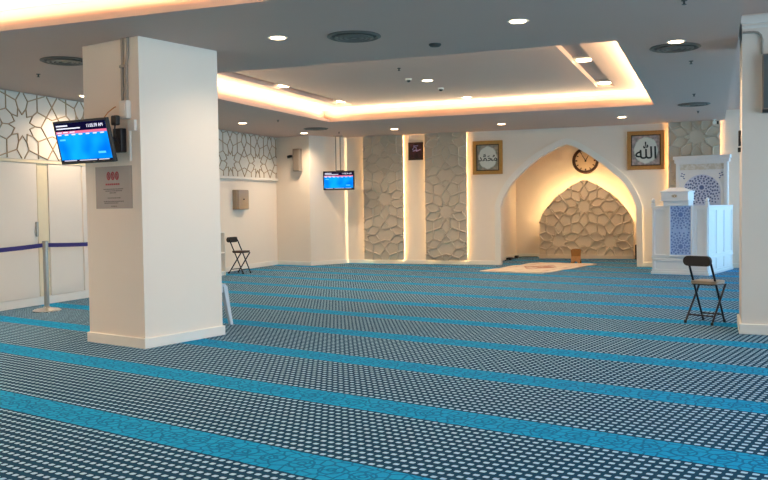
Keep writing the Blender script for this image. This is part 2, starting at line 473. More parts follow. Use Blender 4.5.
# right side: return wall in line with the right pillar, glazing before and behind it
struct(MB().box(1.5, 4.3, 8.85, 9.0, 0, 3.2).build('wall_right_return', M_wall))
def glazing(name, x, y0, y1, z0, z1, n, gm=None):
    t = thing(name, None, None, (x, (y0+y1)/2, 0), kind='structure')
    L = (y1-y0)/2
    f = MB(); f.box(-.05, .05, -L, L, z0-.06, z0+.06); f.box(-.05, .05, -L, L, z1-.06, z1)
    f.box(-.04, .04, -L, L, 2.16, 2.22)
    for k in range(n+1):
        y = -L + 2*L*k/n; f.box(-.04, .04, max(-L, y-.03), min(L, y+.03), z0, z1)
    f.build(name+'_frame', M_white, t)
    MB().box(-.004, .004, -L, L, z0, z1).build(name+'_pane', gm or M_dimglass, t)
    pl = bpy.data.lights.new(name+'_portal', 'AREA'); pl.shape = 'RECTANGLE'; pl.size = z1-z0; pl.size_y = y1-y0
    pl.cycles.is_portal = True
    po = bpy.data.objects.new(name+'_portal', pl); col.objects.link(po); po.location = (x+.08, (y0+y1)/2, (z0+z1)/2); po.rotation_euler = (0, R(90), 0)
M_glass.node_tree.nodes['Transparent BSDF'].inputs[0].default_value = (.97, .99, 1, 1)
glazing('window_1', 0.95, 9.75, YQ, 0.06, 3.0, 6)
glazing('window_2', 4.2, -3.6, 8.4, 0.35, 3.0, 8, M_glass)
struct(MB().box(4.12, 4.3, -4.3, 8.85, 0, 0.3).box(4.12, 4.3, -4.3, -3.6, .3, 3.2).box(4.12, 4.3, 8.4, 8.85, .3, 3.2).build('wall_right', M_wall))

# square pillar with the screen (carpet grid)
def pillar(name, loc, rz, x0, x1, y0, y1, z1, bh):
    t = thing(name, None, None, loc, rz, kind='structure')
    MB().box(x0, x1, y0, y1, 0, z1).build('shaft', M_wall, t)
    MB().box(x0-.02, x1+.02, y0-.02, y1+.02, 0, bh).build('baseboard', M_trim, t, bevel=.006)
    return t
pillar('pillar', W(-6.65, 5.02), ROT, -.42, .40, 0.0, .965, CZ+.02, 0.095)
p2 = pillar('pillar', (0.89, 8.79, 0), 0, -.62, .62, 0.0, .72, 3.06, 0.10)
MB().box(-.635, .64, -.02, .74, 2.95, 3.025).box(-.625, .63, -.008, .73, 2.905, 2.935).build('cornice', M_trim, p2, bevel=.006)

# baseboards
def bb(name, mb): struct(mb.build(name, M_trim, bevel=.004))
bb('baseboard_left', MB().box(XL, XL+.02, -4.3, 12.5, 0, .11))
bb('baseboard_left_recess', MB().box(XF, XF+.02, 14.04, 16.87, 0, .10))
b = MB(); bh = .085
b.box(-7.70, -4.29, YQ-.02, YQ, 0, bh); b.box(-1.27, .9, YQ-.02, YQ, 0, bh)
bb('baseboard_back', b)
bb('baseboard_pier', MB().prism_xy([(-9.08, 16.862), (-8.158, 16.648), (-7.676, 17.64), (-7.70, YQ), (-8.17, 16.67), (-9.08, 16.885)], 0, .09))
b = MB(); b.box(NL, NL+.02, YQ+.15, NB, 0, bh); b.box(NL, NR, NB-.02, NB, 0, bh); b.box(NR-.02, NR, YQ+.15, NB, 0, bh)
bb('baseboard_niche', b)

# lower left wall: flush door leaves
def door(name, y0, y1, handle=None):
    t = thing(name, None, None, (XL, (y0+y1)/2, 0), kind='structure')
    L = (y1-y0)/2
    lf = MB().box(0, .022, -L, L, .115, 1.915).build('door_leaf', M_wall, t, bevel=.004)
    if handle is not None:
        MB().box(.022, .05, handle-.018, handle+.018, .93, 1.13).build('door_handle', M_steel, lf, bevel=.006)
door('door_1', 7.2, 8.98, .86)
door('door_2', 9.20, 9.84)
door('door_3', 9.87, 11.1)
struct(MB().box(XL, XL+.012, 9.0, 9.185, .115, 1.915).box(XL, XL+.03, 7.2, 12.5, 1.92, 1.955).build('trim_2', mat('cream_trim', (238, 222, 188), .5)))

# ------------------------------------------------------------------ patterned panels
def panel_back(label, x0, x1, z0, z1, y, th, org, group):
    t = thing('patterned_wall_panel', label, 'wall panel', ((x0+x1)/2, y, z0), group=group)
    w = (x1-x0)/2; h = z1-z0
    MB().box(-w, w, -th, 0, 0, h).build('backing', M_panel, t)
    poly = [(-w+.01, .01), (w-.01, .01), (w-.01, h-.01), (-w+.01, h-.01)]
    m = MB(); ribs(m, poly, .98, org, lambda u, v, d: (u, -th-d, v), .038, .028)
    m.build('lattice_ribs', M_rib, t)
    return t
GP = 'tall backlit patterned panels'
panel_back('tall beige star-patterned wall panel beside the corner with the hanging screen', -7.26, -6.32, .09, CZ, YQ-.06, .05, (.03, 1.35), GP)
panel_back('tall beige star-patterned wall panel between small dark plaque and square gold frame', -5.81, -4.88, .09, CZ, YQ-.06, .05, (.0, 1.05), GP)
panel_back('pale star-patterned wall panel rising behind the white pulpit', -.79, .155, .09, CZ, YQ-.06, .05, (.05, 2.45), GP)
def frieze(label, x, y0, y1, z0, z1, org, ledge):
    t = thing('frieze_panel', label, 'wall panel', (x+.004, (y0+y1)/2, z0), group='high friezes on the left wall')
    w = (y1-y0)/2; h = z1-z0
    MB().box(0, .02, -w, w, 0, h).build('backing', M_frz, t)
    m = MB(); poly = [(-w+.01, .01), (w-.01, .01), (w-.01, h-.01), (-w+.01, h-.01)]
    ribs(m, poly, .93, org, lambda u, v, d: (.02+d, u, v), .017, .012)
    m.build('lattice_ribs', M_frzrib, t)
    if ledge: MB().box(0, .06, -w, w, -.05, 0).build('ledge', M_trim, t, bevel=.005)
frieze('pale frieze with brown star lines high on the wall above door panels', XL, 6.0, 12.4, 1.965, CZ-.005, (-.45, .44), False)
frieze('pale frieze with brown star lines and ledge, high above the metal box', XF, 12.55, 16.87, 1.925, CZ-.005, (.2, .3), True)

# pointed panel in the niche
PAN = [(-3.785,.09),(-3.785,.86),(-3.70,1.07),(-3.46,1.37),(-3.18,1.60),(-2.95,1.745),(-2.755,1.83),(-2.55,1.745),(-2.28,1.59),(-1.985,1.35),(-1.765,1.07),(-1.66,.84),(-1.645,.09)]
pk2 = 6
PANS = [PAN[0]] + smooth_outline(PAN[1:pk2+1], 4)[:-1] + smooth_outline(PAN[pk2:-1], 4) + [PAN[-1]]
ox = -2.715
t = thing('pointed_niche_panel', 'beige pointed-arch panel of raised ten-pointed stars glowing at its edge, inside the niche', 'wall panel', (ox, 20.08, 0))
PL = [(x-ox, z) for x, z in PANS]
MB().prism_xz(PL, -.10, 0.0).build('backing', M_arch, t)
m = MB(); ccw = list(reversed(PL))
ribs(m, [(x*.992, z) for x, z in ccw], .985, (-.04, 1.21), lambda u, v, d: (u, -.10-d, v), .042, .034)
m.build('lattice_ribs', M_arch, t)
MB().box(PL[0][0]-.01, PL[-1][0]+.01, -.13, .34, 0, .09).build('base_rail', M_arch, t, bevel=.005)
def arch_inset(f): return [((x)*f, (z-.8)*f+.8) for x, z in PL]
q1, q2 = arch_inset(.965), arch_inset(.94)
led = MB()
for i in range(1, len(PL)-2):
    led.prism([q1[i], q1[i+1], q2[i+1], q2[i]], lambda u, v: (u, .012, v), lambda u, v: (u, .03, v))
led.build('led_strip', M_led, t)
for x, z in ((-.8, .5), (.8, .5), (0, 1.3)): MB().box(x-.04, x+.04, 0, .368, z-.04, z+.04).build('bracket', M_trim, t)

# ------------------------------------------------------------------ lights
def area(name, loc, sx, sy, rot, energy, colr, spread=180):
    l = bpy.data.lights.new(name, 'AREA'); l.shape = 'RECTANGLE'; l.size = sx; l.size_y = sy; l.energy = energy; l.color = colr
    l.spread = R(spread)
    o = bpy.data.objects.new(name, l); col.objects.link(o); o.location = loc; o.rotation_euler = rot
    return o
COVE = (1.0, .75, .44)
COVE_E = 15.0                                   # watts per metre of strip
for x0, x1, y0, y1 in COF:
    z = CZ+.075
    Lx, Ly = x1-x0+.1, y1-y0+.1
    cx, cy = (x0+x1)/2, (y0+y1)/2
    e = COVE_E
    area('cove_led', (cx, y1+.03, z), Lx, .03, (R(180+16.0), 0, 0), e*Lx, COVE)
    area('cove_led', (cx, y0-.03, z), Lx, .03, (R(180-16), 0, 0), e*Lx, COVE)
    area('cove_led', (x0-.03, cy, z), .03, Ly, (0, R(180+16.0), 0), e*Ly, COVE)
    area('cove_led', (x1+.03, cy, z), .03, Ly, (0, R(180-16), 0), e*Ly, COVE)
LEDC = (1.0, .74, .38)
for x, sgn, e in ((-7.26, -1, 24), (-6.32, 1, 30), (-5.81, -1, 20), (-4.88, 1, 26), (-.79, -1, 24), (.155, 1, 60)):
    area('panel_led', (x - sgn*.012, YQ-.03, 1.46), .03, 2.7, (R(90), 0, R(90)*sgn), e, LEDC)

# ------------------------------------------------------------------ ceiling fittings
def make_downlight(r, label, loc, group):
    t = thing('downlight', label, 'ceiling light', loc, group=group)
    MB().lathe([(r, 0), (r+.022, -.004), (r+.026, -.001), (r+.026, .0)], 28).lathe([(r+.026, 0), (r+.026, .012), (r, .012)], 28).build('trim_ring', M_whitep, t, smooth=True)
    MB().lathe([(r*.99, -.0075), (r*.99, -.003)], 28).build('lamp_disc', M_lampw, t)
    return t
GD = 'recessed ceiling downlights'
DL = [((-3.73, 7.0), 'lit round downlight in the ceiling just right of the square pillar top'),
      ((-1.545, 7.24), 'bright round downlight right of the large dark round air diffuser'),
      ((-.325, 8.80), 'bright round downlight overlapping an air diffuser close to the right pillar'),
      ((-8.04, 13.66), 'lit round downlight in the ceiling above the metal box on the left wall'),
      ((-8.0, 16.1), 'lit round downlight before the corner pier with narrow grey speaker'),
      ((-6.0, 16.18), 'lit round downlight over the wall panel nearest the hanging screen'),
      ((-3.8, 16.22), 'lit round downlight between the square gold frame and the arch, near the arch wall'),
      ((-1.52, 16.02), 'lit round downlight above the wide wooden calligraphy frame'),
      ((-8.0, 9.42), 'small lit downlight showing at the upper left edge of the square pillar')]
d0 = None
LIGHT_W = 62.0
def lamp(loc, w=LIGHT_W):
    if loc[0] > -2.5: w *= (1.2 if loc[1] > 15 else 1.1) if loc[1] > 5 else .6
    if loc[0] < -6.5: w *= 1.75
    if abs(loc[1]-9.42) < .01: w *= .75
    if abs(loc[1]-13.66) < .01: w *= .75
    if loc[0] < -6.5 and loc[1] < 6.5: w *= 2.2
    l = bpy.data.lights.new('downlight_beam', 'SPOT'); l.energy = w; l.color = (1, .755, .515); l.spot_size = R(150); l.spot_blend = .9; l.shadow_soft_size = .06
    o = bpy.data.objects.new('downlight_beam', l); col.objects.link(o); o.location = loc
for (x, y), lb in DL:
    if d0 is None: d0 = make_downlight(.068, lb, (x, y, CZ), GD)
    else: copy_tree(d0, (x, y, CZ), 0, lb)
    lamp((x, y, CZ-.03))
for (x, y), lb in [((-3.80, 11.63), 'lit round downlight midway in the recessed ceiling, beside a dome camera'),
                   ((-3.80, 13.74), 'lit round downlight in the recessed ceiling close to its glowing far edge')]:
    copy_tree(d0, (x, y, ZI), 0, lb); lamp((x, y, ZI-.03))
copy_tree(d0, (-2.75, 18.9, CZ), 0, 'added round downlight, unseen above the arch opening, in the niche ceiling'); lamp((-2.75, 18.9, CZ-.03), 85)  # unseen lamp added to brighten the front of the star panel
for k_, (x, y, z) in enumerate([(-7.5, 2.0, CZ), (-7.6, 6.3, CZ), (-.3, 1.5, CZ), (-.3, 4.2, CZ), (2.6, 2.0, 3.04), (2.6, 5.5, 3.04), (-3.8, 1.4, ZI), (-3.8, 4.0, ZI), (-7.5, -1.6, CZ), (-3.8, -2.2, CZ)]):  # unseen downlights added to brighten the near walls and pillar
    copy_tree(d0, (x, y, z), 0, 'added unseen downlight above or behind the viewer, ' + ['far left', 'near left', 'right of the viewer', 'ahead right', 'by the right windows', 'before the right windows', 'in the front recess', 'in the front recess further on', 'rear left', 'rear middle'][k_])
    lamp((x, y, z-.03))
s0 = None
for (x, y), lb in [((-6.0, 11.45), 'lit lamp midway along the left ceiling slot'), ((-6.0, 13.58), 'lit lamp at the far end of the left ceiling slot'),
                   ((-1.525, 11.12), 'lit lamp midway along the right ceiling slot'), ((-1.525, 13.36), 'lit lamp at the far end of the right ceiling slot')]:
    if s0 is None:
        s0 = thing('slot_lamp', lb, 'ceiling light', (x, y, ZI), group='lamps in the ceiling slots')
        MB().box(-.125, .125, -.12, .12, .045, .07).build('housing', M_whitep, s0, bevel=.006)
        MB().lathe([(.095, .03), (.095, .046)], 28).build('lamp_disc', M_lampw, s0)
    else: copy_tree(s0, (x, y, ZI), 0, lb)
    lamp((x, y, ZI-.03))

v0 = None
for (x, y), lb in [((-3.066, 7.233), 'large dark round air diffuser in the ceiling left of centre'),
                   ((-6.30, 7.124), 'round air diffuser in the ceiling left of the square pillar'),
                   ((-.345, 9.12), 'round air diffuser tucked behind the bright downlight near the right pillar'),
                   ((-.262, 14.48), 'round air diffuser in the ceiling over the pulpit'),
                   ((-7.337, 15.30), 'round air diffuser in the ceiling near the hanging screen')]:
    if v0 is None:
        v0 = thing('ceiling_vent', lb, 'vent', (x, y, CZ), group='round ceiling air diffusers')
        MB().lathe([(.245, 0), (.25, -.008), (.225, -.018), (.205, -.004), (.205, 0)], 40).build('rim', M_ventg, v0, smooth=True)
        MB().lathe([(.206, -.002), (.206, 0)], 40).build('opening', M_ventd, v0)
        for r in (.17, .125, .08):
            MB().lathe([(r, -.004), (r+.012, -.020), (r-.012, -.024), (r-.03, -.004)], 40).build('cone_ring', M_ventg, v0, smooth=True)
        MB().lathe([(.035, -.004), (.03, -.02)], 24).build('centre_cap', M_ventg, v0)
    else: copy_tree(v0, (x, y, CZ), 0, lb)
k0 = None
for (x, y, z), lb in [((-7.19, 7.69, CZ), 'small dark ceiling sprinkler left of the square pillar'),
                      ((-7.22, 13.5, CZ), 'small dark ceiling sprinkler beyond the square pillar, before the corner pier'),
                      ((-7.26, 16.25, CZ), 'small dark ceiling sprinkler right above the hanging screen'),
                      ((-.20, 7.05, CZ), 'dark ceiling sprinkler at the top edge, above the bright right downlight'),
                      ((-.214, 10.08, CZ), 'dark ceiling sprinkler just beyond the air diffuser near the right pillar'),
                      ((-.238, 13.15, CZ), 'dark ceiling sprinkler just before the air diffuser over the pulpit'),
                      ((-.218, 15.62, CZ), 'tiny dark ceiling sprinkler past the air diffuser over the pulpit'),
                      ((-3.80, 10.45, ZI), 'small dark sprinkler in the recessed ceiling, before its middle downlight')]:
    if k0 is None:
        k0 = thing('ceiling_sprinkler', lb, 'sprinkler', (x, y, z), group='ceiling sprinklers')
        MB().lathe([(.024, 0), (.024, -.005), (.008, -.008), (.008, -.030)], 18).build('body', M_ventd, k0, smooth=True)
        MB().lathe([(.018, -.034), (.018, -.031)], 18).build('deflector', M_ventd, k0)
    else: copy_tree(k0, (x, y, z), 0, lb)
o = MB().lathe([(.06, 0), (.06, -.012), (.045, -.025), (.01, -.03)], 28).build('smoke_detector', M_ventd, smooth=True, loc=(-2.505, 7.92, CZ))
tag(o, 'flat dark round detector between the large diffuser and the bright downlight', 'detector')
for (x, y), lb in [((-3.86, 11.36), 'small white dome camera left of the middle recessed-ceiling downlight'), ((-3.855, 12.46), 'small white dome camera right of the middle recessed-ceiling downlight')]:
    t = thing('dome_camera', lb, 'camera', (x - (.13 if y < 12 else 0), y, ZI), group='dome cameras in the recessed ceiling')
    MB().lathe([(.045, 0), (.045, -.02), (.035, -.025)], 24).build('base', M_whitep, t, smooth=True)
    MB().lathe([(.032, -.023), (.028, -.04), (.014, -.05), (.002, -.053)], 24).build('dome', M_black, t, smooth=True)
t = thing('security_camera', 'small white security camera under the ceiling at the right of the pale panel', 'camera', (.05, 17.3, CZ))
MB().lathe([(.035, 0), (.035, -.012)], 20).tube([(0, 0, -.01), (0, -.01, -.04)], .012).build('mount', M_whitep, t)
MB().tube([(0, .05, -.06), (0, -.07, -.07)], .035, 16).build('body', M_whitep, t, smooth=True)
MB().tube([(.045, -.0, -.065), (.075, -.0, -.065)], .03, 16).build('lens_hood', M_black, t, smooth=True)

# ------------------------------------------------------------------ screens
def screen(t, w, h, lip, ty, digits):      # local: x right, y away from viewer, z up, origin at top centre
    MB().box(-w/2, w/2, 0, .035, -h, 0).build('bezel', M_black, t, bevel=.004)
    iw, ih = w-2*lip, h-2.2*lip
    zt = -lip; x0 = -iw/2
    def bar(name, m, xa, xb, za, zb, y=-.002): return MB().box(x0+xa*iw, x0+xb*iw, y, .001, zt-zb*ih, zt-za*ih).build(name, m, t if name == 'screen' else scr)
    scr = None
    scr = bar('screen', M_screen, 0, 1, 0, 1, -.001)
    bar('header_bar', M_hdr, 0, 1, 0, .21, -.002)
    bar('pink_bar', M_pink, 0, 1, .21, .275, -.002)
    bar('footer_bar', M_hdr, 0, 1, .955, 1.0, -.002)
    def line(*b): MB().box(*b).build('text_line', M_lite, scr)
    for xa, xb, za, zb in ((.03, .26, .05, .085), (.03, .5, .125, .155), (.03, .12, .225, .25), (.15, .24, .225, .25), (.28, .38, .225, .25)):
        line(x0+xa*iw, x0+xb*iw, -.003, -.0015, zt-zb*ih, zt-za*ih)
    for k in range(7):
        line(x0+(.03+.14*k)*iw, x0+(.10+.14*k)*iw, -.003, -.0005, zt-.315*ih, zt-.285*ih)
    for xa, xb in ((.05, .3), (.36, .7), (.74, .94)):
        line(x0+xa*iw, x0+xb*iw, -.003, -.0015, zt-.985*ih, zt-.968*ih)
    MB().box(x0+.05*iw, x0+.16*iw, -.003, -.0005, zt-.45*ih, zt-.41*ih).build('pale_text', M_cyan, scr); MB().box(x0+.76*iw, x0+.9*iw, -.003, -.0005, zt-.82*ih, zt-.77*ih).build('pale_text', M_cyan, scr)
    text_mesh('clock_digits', digits, .105*h, M_lite, scr, (x0+.79*iw, -.004, zt-.105*ih), (R(90), 0, 0))
# pillar screen, tilted down on its arm
t = thing('wall_screen', 'flat screen with blue timetable on a black arm, tilted beside the square pillar', 'television', W(-6.737, 4.72, 2.096), ROT)
t.rotation_euler = (R(13.9), 0, ROT + R(5.1)); 
screen(t, .713, .402, .020, 0, '11:05:39 AM')
arm = MB(); arm.box(-.13, .13, .035, .07, -.30, -.10)
arm.build('back_plate', M_black, t, bevel=.006)
# arm from the plate to the pillar face (own frame of the pillar, expressed in the screen's local frame)
bpy.context.view_layer.update()
inv = t.matrix_world.inverted()
def PW(x, y, z): return inv @ W(x, y, z)
MB().tube([PW(-6.70, 4.80, 1.93), PW(-6.56, 4.90, 1.92), PW(-6.50, 4.97, 1.92)], .022, 10).build('arm', M_black, t, smooth=True)
q = MB(); q.add([PW(x, y, z) for x in (-6.56, -6.44) for y in (4.955, 5.018) for z in (1.80, 2.02)], [(0,1,3,2),(4,6,7,5),(0,4,5,1),(2,3,7,6),(0,2,6,4),(1,5,7,3)])
q.build('wall_plate', M_black, t, bevel=.008)

def ctube(name, pts, r, m, label, cat, group=None, n=10):
    o = Vector(pts[0]); b = MB().tube([Vector(p)-o for p in pts], r, n).build(name, m, smooth=True, loc=o)
    return tag(b, label, cat, group)
yc = 5.02-.014
ctube('conduit', [W(-6.458, yc, 2.84), W(-6.458, yc, 2.62), W(-6.466, yc, 2.58), W(-6.470, yc, 2.24)], .013, M_conduit, 'left one of the two grey conduits running down the pillar from the ceiling', 'pipe', 'conduits on the pillar')
ctube('conduit', [W(-6.376, yc, 2.84), W(-6.384, yc, 2.68), W(-6.404, yc, 2.60), W(-6.405, yc, 2.24)], .013, M_conduit, 'right one of the two grey conduits running down the pillar, bent near the top', 'pipe', 'conduits on the pillar')
tag(MB().box(-.055, .055, -.018, 0, -.012, .012).build('conduit_clamp', M_conduit, loc=W(-6.435, 5.02-.012, 2.585), rz=ROT, bevel=.003), 'grey saddle clamp across the two conduits on the pillar', 'clamp')
t = thing('socket_box', 'white electrical socket box at the foot of the conduits on the pillar', 'socket', W(-6.42, 5.02, 2.185), ROT)
MB().box(-.06, .05, -.05, 0, -.08, .085).build('box', M_whitep, t, bevel=.006)
MB().box(-.04, .03, -.056, -.05, -.06, .06).build('face_plate', M_trim, t, bevel=.002)
t = thing('power_plug', 'black power plug in the socket box beside the tilted screen', 'plug', W(-6.475, 5.02-.062, 2.09), ROT)
MB().box(-.05, .03, -.05, 0, -.045, .045).build('plug_body', M_black, t, bevel=.012)
MB().tube([(-.01, -.03, -.04), (-.02, -.03, -.10), (.0, -.02, -.17), (.03, -.01, -.22)], .007, 8).build('cord', M_black, t, smooth=True)
ctube('signal_cable', [W(-6.515, 4.965, 2.218), W(-6.53, 4.96, 2.215), W(-6.585, 4.93, 2.17), W(-6.60, 4.88, 2.10), W(-6.62, 4.82, 2.02)], .005, M_cable, 'thin orange cable looping from the socket box to the tilted screen', 'cable')
t = thing('socket_box', 'small white outlet box on the pillar below the black screen mount cable', 'socket', W(-6.33, 5.02, 2.04), ROT)
MB().box(-.06, .04, -.03, 0, -.05, .05).build('box', M_whitep, t, bevel=.004)
ctube('conduit', [W(-6.375, yc, 2.09), W(-6.375, yc, 1.72)], .012, M_whitep, 'short white conduit under the outlet box, above the grey notice', 'pipe')
# notice
t = thing('notice_sign', 'grey notice with red symbols taped on the pillar below the tilted screen', 'sign', W(-6.647, 5.02, 1.483), ROT)
MB().box(-.267, .267, -.004, 0, -.197, .197).build('sheet', M_sign, t)
for k in (-1, 0, 1):
    m = MB(); cx = k*.062-.008
    for i in range(16):
        a0, a1 = 2*PI*i/16, 2*PI*(i+1)/16
        m.prism_xz([(cx+r*math.cos(a), .108+1.5*r*math.sin(a)) for r, a in ((.027, a0), (.027, a1), (.017, a1), (.017, a0))], -.006, -.003)
    m.prism_xz([(cx-.018, .135), (cx-.010, .135), (cx+.018, .080), (cx+.010, .080)], -.006, -.003)
    m.box(cx-.006, cx+.006, -.006, -.003, .09, .125)
    m.build('symbol', M_signred, t)
m = MB()
for k in range(7): m.box(-.115+.03*k, -.093+.03*k, -.006, -.003, .022, .038)
m.build('heading_text', M_signred, t)
m = MB()
for z, a, b in ((-.015, -.15, .14), (-.032, -.12, .12), (-.05, -.06, .04), (-.098, -.09, .10), (-.130, -.15, .15), (-.145, -.14, .06), (-.175, -.04, .04)):
    x = a
    while x < b:
        w = random.uniform(.012, .035); m.box(x, min(b, x+w), -.0055, -.003, z-.004, z+.004); x += w+.007
m.build('printed_text', M_signgrey, t)

# hanging screen
t = thing('hanging_screen', 'flat screen with blue timetable hung on two rods in the far left corner', 'television', (-7.635, 17.02, 2.064), R(3))
screen(t, .725, .415, .022, 0, '11:05:39 AM')
MB().box(-.16, .16, .035, .07, -.28, -.08).build('back_plate', M_black, t)
for x in (-.075, .03):
    MB().tube([(x, .055, CZ-2.064), (x, .055, -.15)], .013, 10).build('rod', M_conduit, t, smooth=True)
MB().box(-.05, .12, -.006, .05, -.035, .015).build('clamp', M_black, t, bevel=.004)
MB().box(-.12, .08, .02, .09, CZ-2.064-.015, CZ-2.064).build('ceiling_plate', M_conduit, t)

# off screen on the right pillar, cornice cable
t = thing('wall_display', 'grey switched-off display high on the right pillar, cut by the frame', 'television', (.444, 8.79, 2.114))
MB().box(0, .95, -.07, -.0, 0, .535).build('casing', M_spk, t, bevel=.005)
MB().box(.012, .938, -.073, -.07, .03, .525).build('screen', M_scr_off, t)
MB().box(.0, .95, -.076, -.0, -.012, .016).build('bottom_trim', M_black, t)
ctube('cable_duct', [(.275, 8.775, 2.868), (.37, 8.775, 2.866), (.405, 8.775, 2.858), (.43, 8.775, 2.832), (.442, 8.775, 2.79), (.442, 8.775, 2.655)], .011, M_conduit, 'thin cable duct curving over the right pillar to the grey display', 'pipe')
t = thing('door_closer_box', 'tiny dark fitting on the left edge of the right pillar', 'fitting', (.262, 9.1, 1.86))
MB().box(-.015, .008, -.04, .04, -.04, .11).build('body', M_black, t, bevel=.004)
MB().box(-.02, .008, -.025, .025, -.10, -.055).build('knob', M_black, t, bevel=.004)

# ------------------------------------------------------------------ things on the left walls
t = thing('mounted_cabinet', 'bronze-grey metal box fixed on the left wall above the small chair', 'box', (XF, 15.24, 1.25))
MB().box(0, .10, -.24, .24, 0, .405).build('body', M_box, t, bevel=.01)
MB().box(.10, .11, -.16, .23, .012, .393).build('door', M_steel, t, bevel=.004)
MB().lathe([(.02, 0), (.02, .02)], 14, c=(.115, .02, .2)).build('lock', M_black, t)
PF = lambda x, z, d=0.0: W(x, 14.155-d, z)
t = thing('column_speaker', 'narrow grey speaker fixed upright on the corner pier', 'loudspeaker', W(-12.275, 14.15, 2.07), ROT)
MB().box(-.095, .095, -.12, -.02, 0, .49).build('casing', M_spk, t, bevel=.01)
MB().box(-.08, .08, -.126, -.12, .02, .47).build('grille', M_spk, t)
MB().box(-.03, .03, -.02, .0, .1, .4).build('bracket', M_conduit, t)
t = thing('cctv_camera', 'tiny black camera on the pier left of the narrow speaker', 'camera', W(-12.50, 14.15, 2.41), ROT)
MB().box(-.02, .02, -.03, .01, -.02, .02).build('mount', M_black, t)
MB().tube([(0, -.03, 0), (-.03, -.10, -.02)], .03, 14).build('body', M_black, t, smooth=True)
t = thing('bookcase', 'low white open shelf unit against the left wall half hidden by the pillar', 'shelf', (-8.89, 13.46, 0))
x0, x1, L = -.2, .2, .57
MB().box(x0, x0+.012, -L, L, 0, .83).build('back_board', M_trim, t)
for y in (-L, -.01, L-.02): MB().box(x0, x1, y, y+.02, 0, .83).build('side_board', M_trim, t)
for z in (.06, .42, .81): MB().box(x0+.012, x1, -L+.02, L-.02, z, z+.02).build('shelf_board', M_trim, t)
MB().box(x0, x1-.02, -L+.02, L-.02, 0, .06).build('plinth', M_trim, t)

# belt posts
def stanchion(label, loc, to):
    t = thing('belt_stanchion', label, 'barrier post', loc, group='retractable belt posts')
    MB().lathe([(.175, 0), (.175, .012), (.15, .028), (.05, .045), (.035, .06)], 36).build('base', M_chrome, t, smooth=True)
    MB().lathe([(.032, .045), (.032, .80)], 24).build('post', M_steel, t, smooth=True)
    MB().lathe([(.036, .78), (.038, .80), (.038, .885), (.03, .895)], 24).build('belt_head', M_steel, t, smooth=True)
    if to is not None:
        d = Vector(to)-Vector(loc); d -= d.normalized()*.045; n = 14; vs, fs = [], []
        pn = Vector((-d.y, d.x, 0)).normalized()*.002
        for i in range(n+1):
            u = i/n; p = d*u; sag = -.03*4*u*(1-u)
            for o2 in (pn, -pn):
                vs += [(p.x+o2.x, p.y+o2.y, .815+sag), (p.x+o2.x, p.y+o2.y, .868+sag)]
        for i in range(n):
            a = 4*i; fs += [(a, a+4, a+5, a+1), (a+2, a+3, a+7, a+6), (a, a+2, a+6, a+4), (a+1, a+5, a+7, a+3)]
        MB().add(vs, fs).build('belt', M_belt, t)
stanchion('steel belt post on a round base standing before the left door panels', (-7.88, 8.46, 0), (-7.95, 10.9, 0))
stanchion('purple belt coming in from the left edge to the steel post', (-7.85, 6.3, 0), (-7.88, 8.46, 0))

# ------------------------------------------------------------------ folding chairs and stool
def rounded_rect(w, h, r, n=6):
    p = []
    for cx, cy, a in ((w/2-r, h/2-r, 0), (-w/2+r, h/2-r, 90), (-w/2+r, -h/2+r, 180), (w/2-r, -h/2+r, 270)):
        for k in range(n+1): p.append((cx+r*math.cos(R(a+90*k/n)), cy+r*math.sin(R(a+90*k/n))))
    return p
def folding_chair(label, loc, rz, seatm, group):
    t = thing('folding_chair', label, 'chair', loc, rz, group=group)
    MB().prism_xy([(x, y+.035) for x, y in rounded_rect(.285, .28, .07)], .416, .446).build('seat', seatm, t, smooth=True, bevel=.012, seg=3)
    MB().prism_xy([(x, y+.035) for x, y in rounded_rect(.27, .26, .06)], .404, .418).build('seat_pan', M_blackv, t)
    pts = rounded_rect(.30, .105, .05)
    n = len(pts)
    m = MB(); vs = []
    for dy in (-.022, .018):
        for u, v in pts: vs.append((u, -.162 + dy - .9*(u*u), .66+v))
    m.add(vs, [tuple(range(n)), tuple(range(2*n-1, n-1, -1))] + [(i, n+i, n+(i+1) % n, (i+1) % n) for i in range(n)])
    m.build('backrest', M_blackv, t, smooth=True, bevel=.008)
    for sx in (-1, 1):
        l1 = MB().tube([(sx*.118, .165, .012), (sx*.122, .0, .36), (sx*.122, -.145, .655)], .0115, 12).build('leg', M_tube, t, smooth=True)
        l2 = MB().tube([(sx*.147, -.155, .012), (sx*.143, .14, .405)], .0115, 12).build('leg', M_tube, t, smooth=True)
        for lg, x, y in ((l1, sx*.118, .167), (l2, sx*.147, -.157)): MB().lathe([(.015, 0), (.015, .03)], 12, c=(x, y, 0)).build('foot_cap', M_black, lg)
    MB().tube([(-.120, .13, .085), (.120, .13, .085)], .009, 10).build('crossbar', M_tube, t, smooth=True)
    MB().tube([(-.146, -.10, .085), (.146, -.10, .085)], .009, 10).build('crossbar', M_tube, t, smooth=True)
    return t
GC = 'small folding chairs'
folding_chair('dark folding chair with beige window sheen painted on its seat, standing beside the right pillar', W(-2.385, 9.225), ROT+R(-13), M_seatsheen, GC)
folding_chair('dark folding chair with a brown seat by the left wall beyond the pillar', (-8.64, 14.47, 0), R(-97), M_brownv, GC)
t = thing('plastic_stool', 'pale grey plastic stool half hidden behind the square pillar', 'stool', W(-6.89, 6.40), ROT)
MB().prism_xy(rounded_rect(.29, .29, .05), .425, .45).build('seat', M_greyp, t, smooth=True, bevel=.008)
MB().box(-.13, .13, -.132, -.124, .36, .43).box(-.13, .13, .124, .132, .36, .43).box(-.132, -.124, -.13, .13, .36, .43).box(.124, .132, -.13, .13, .36, .43).build('apron', M_greyp, t)
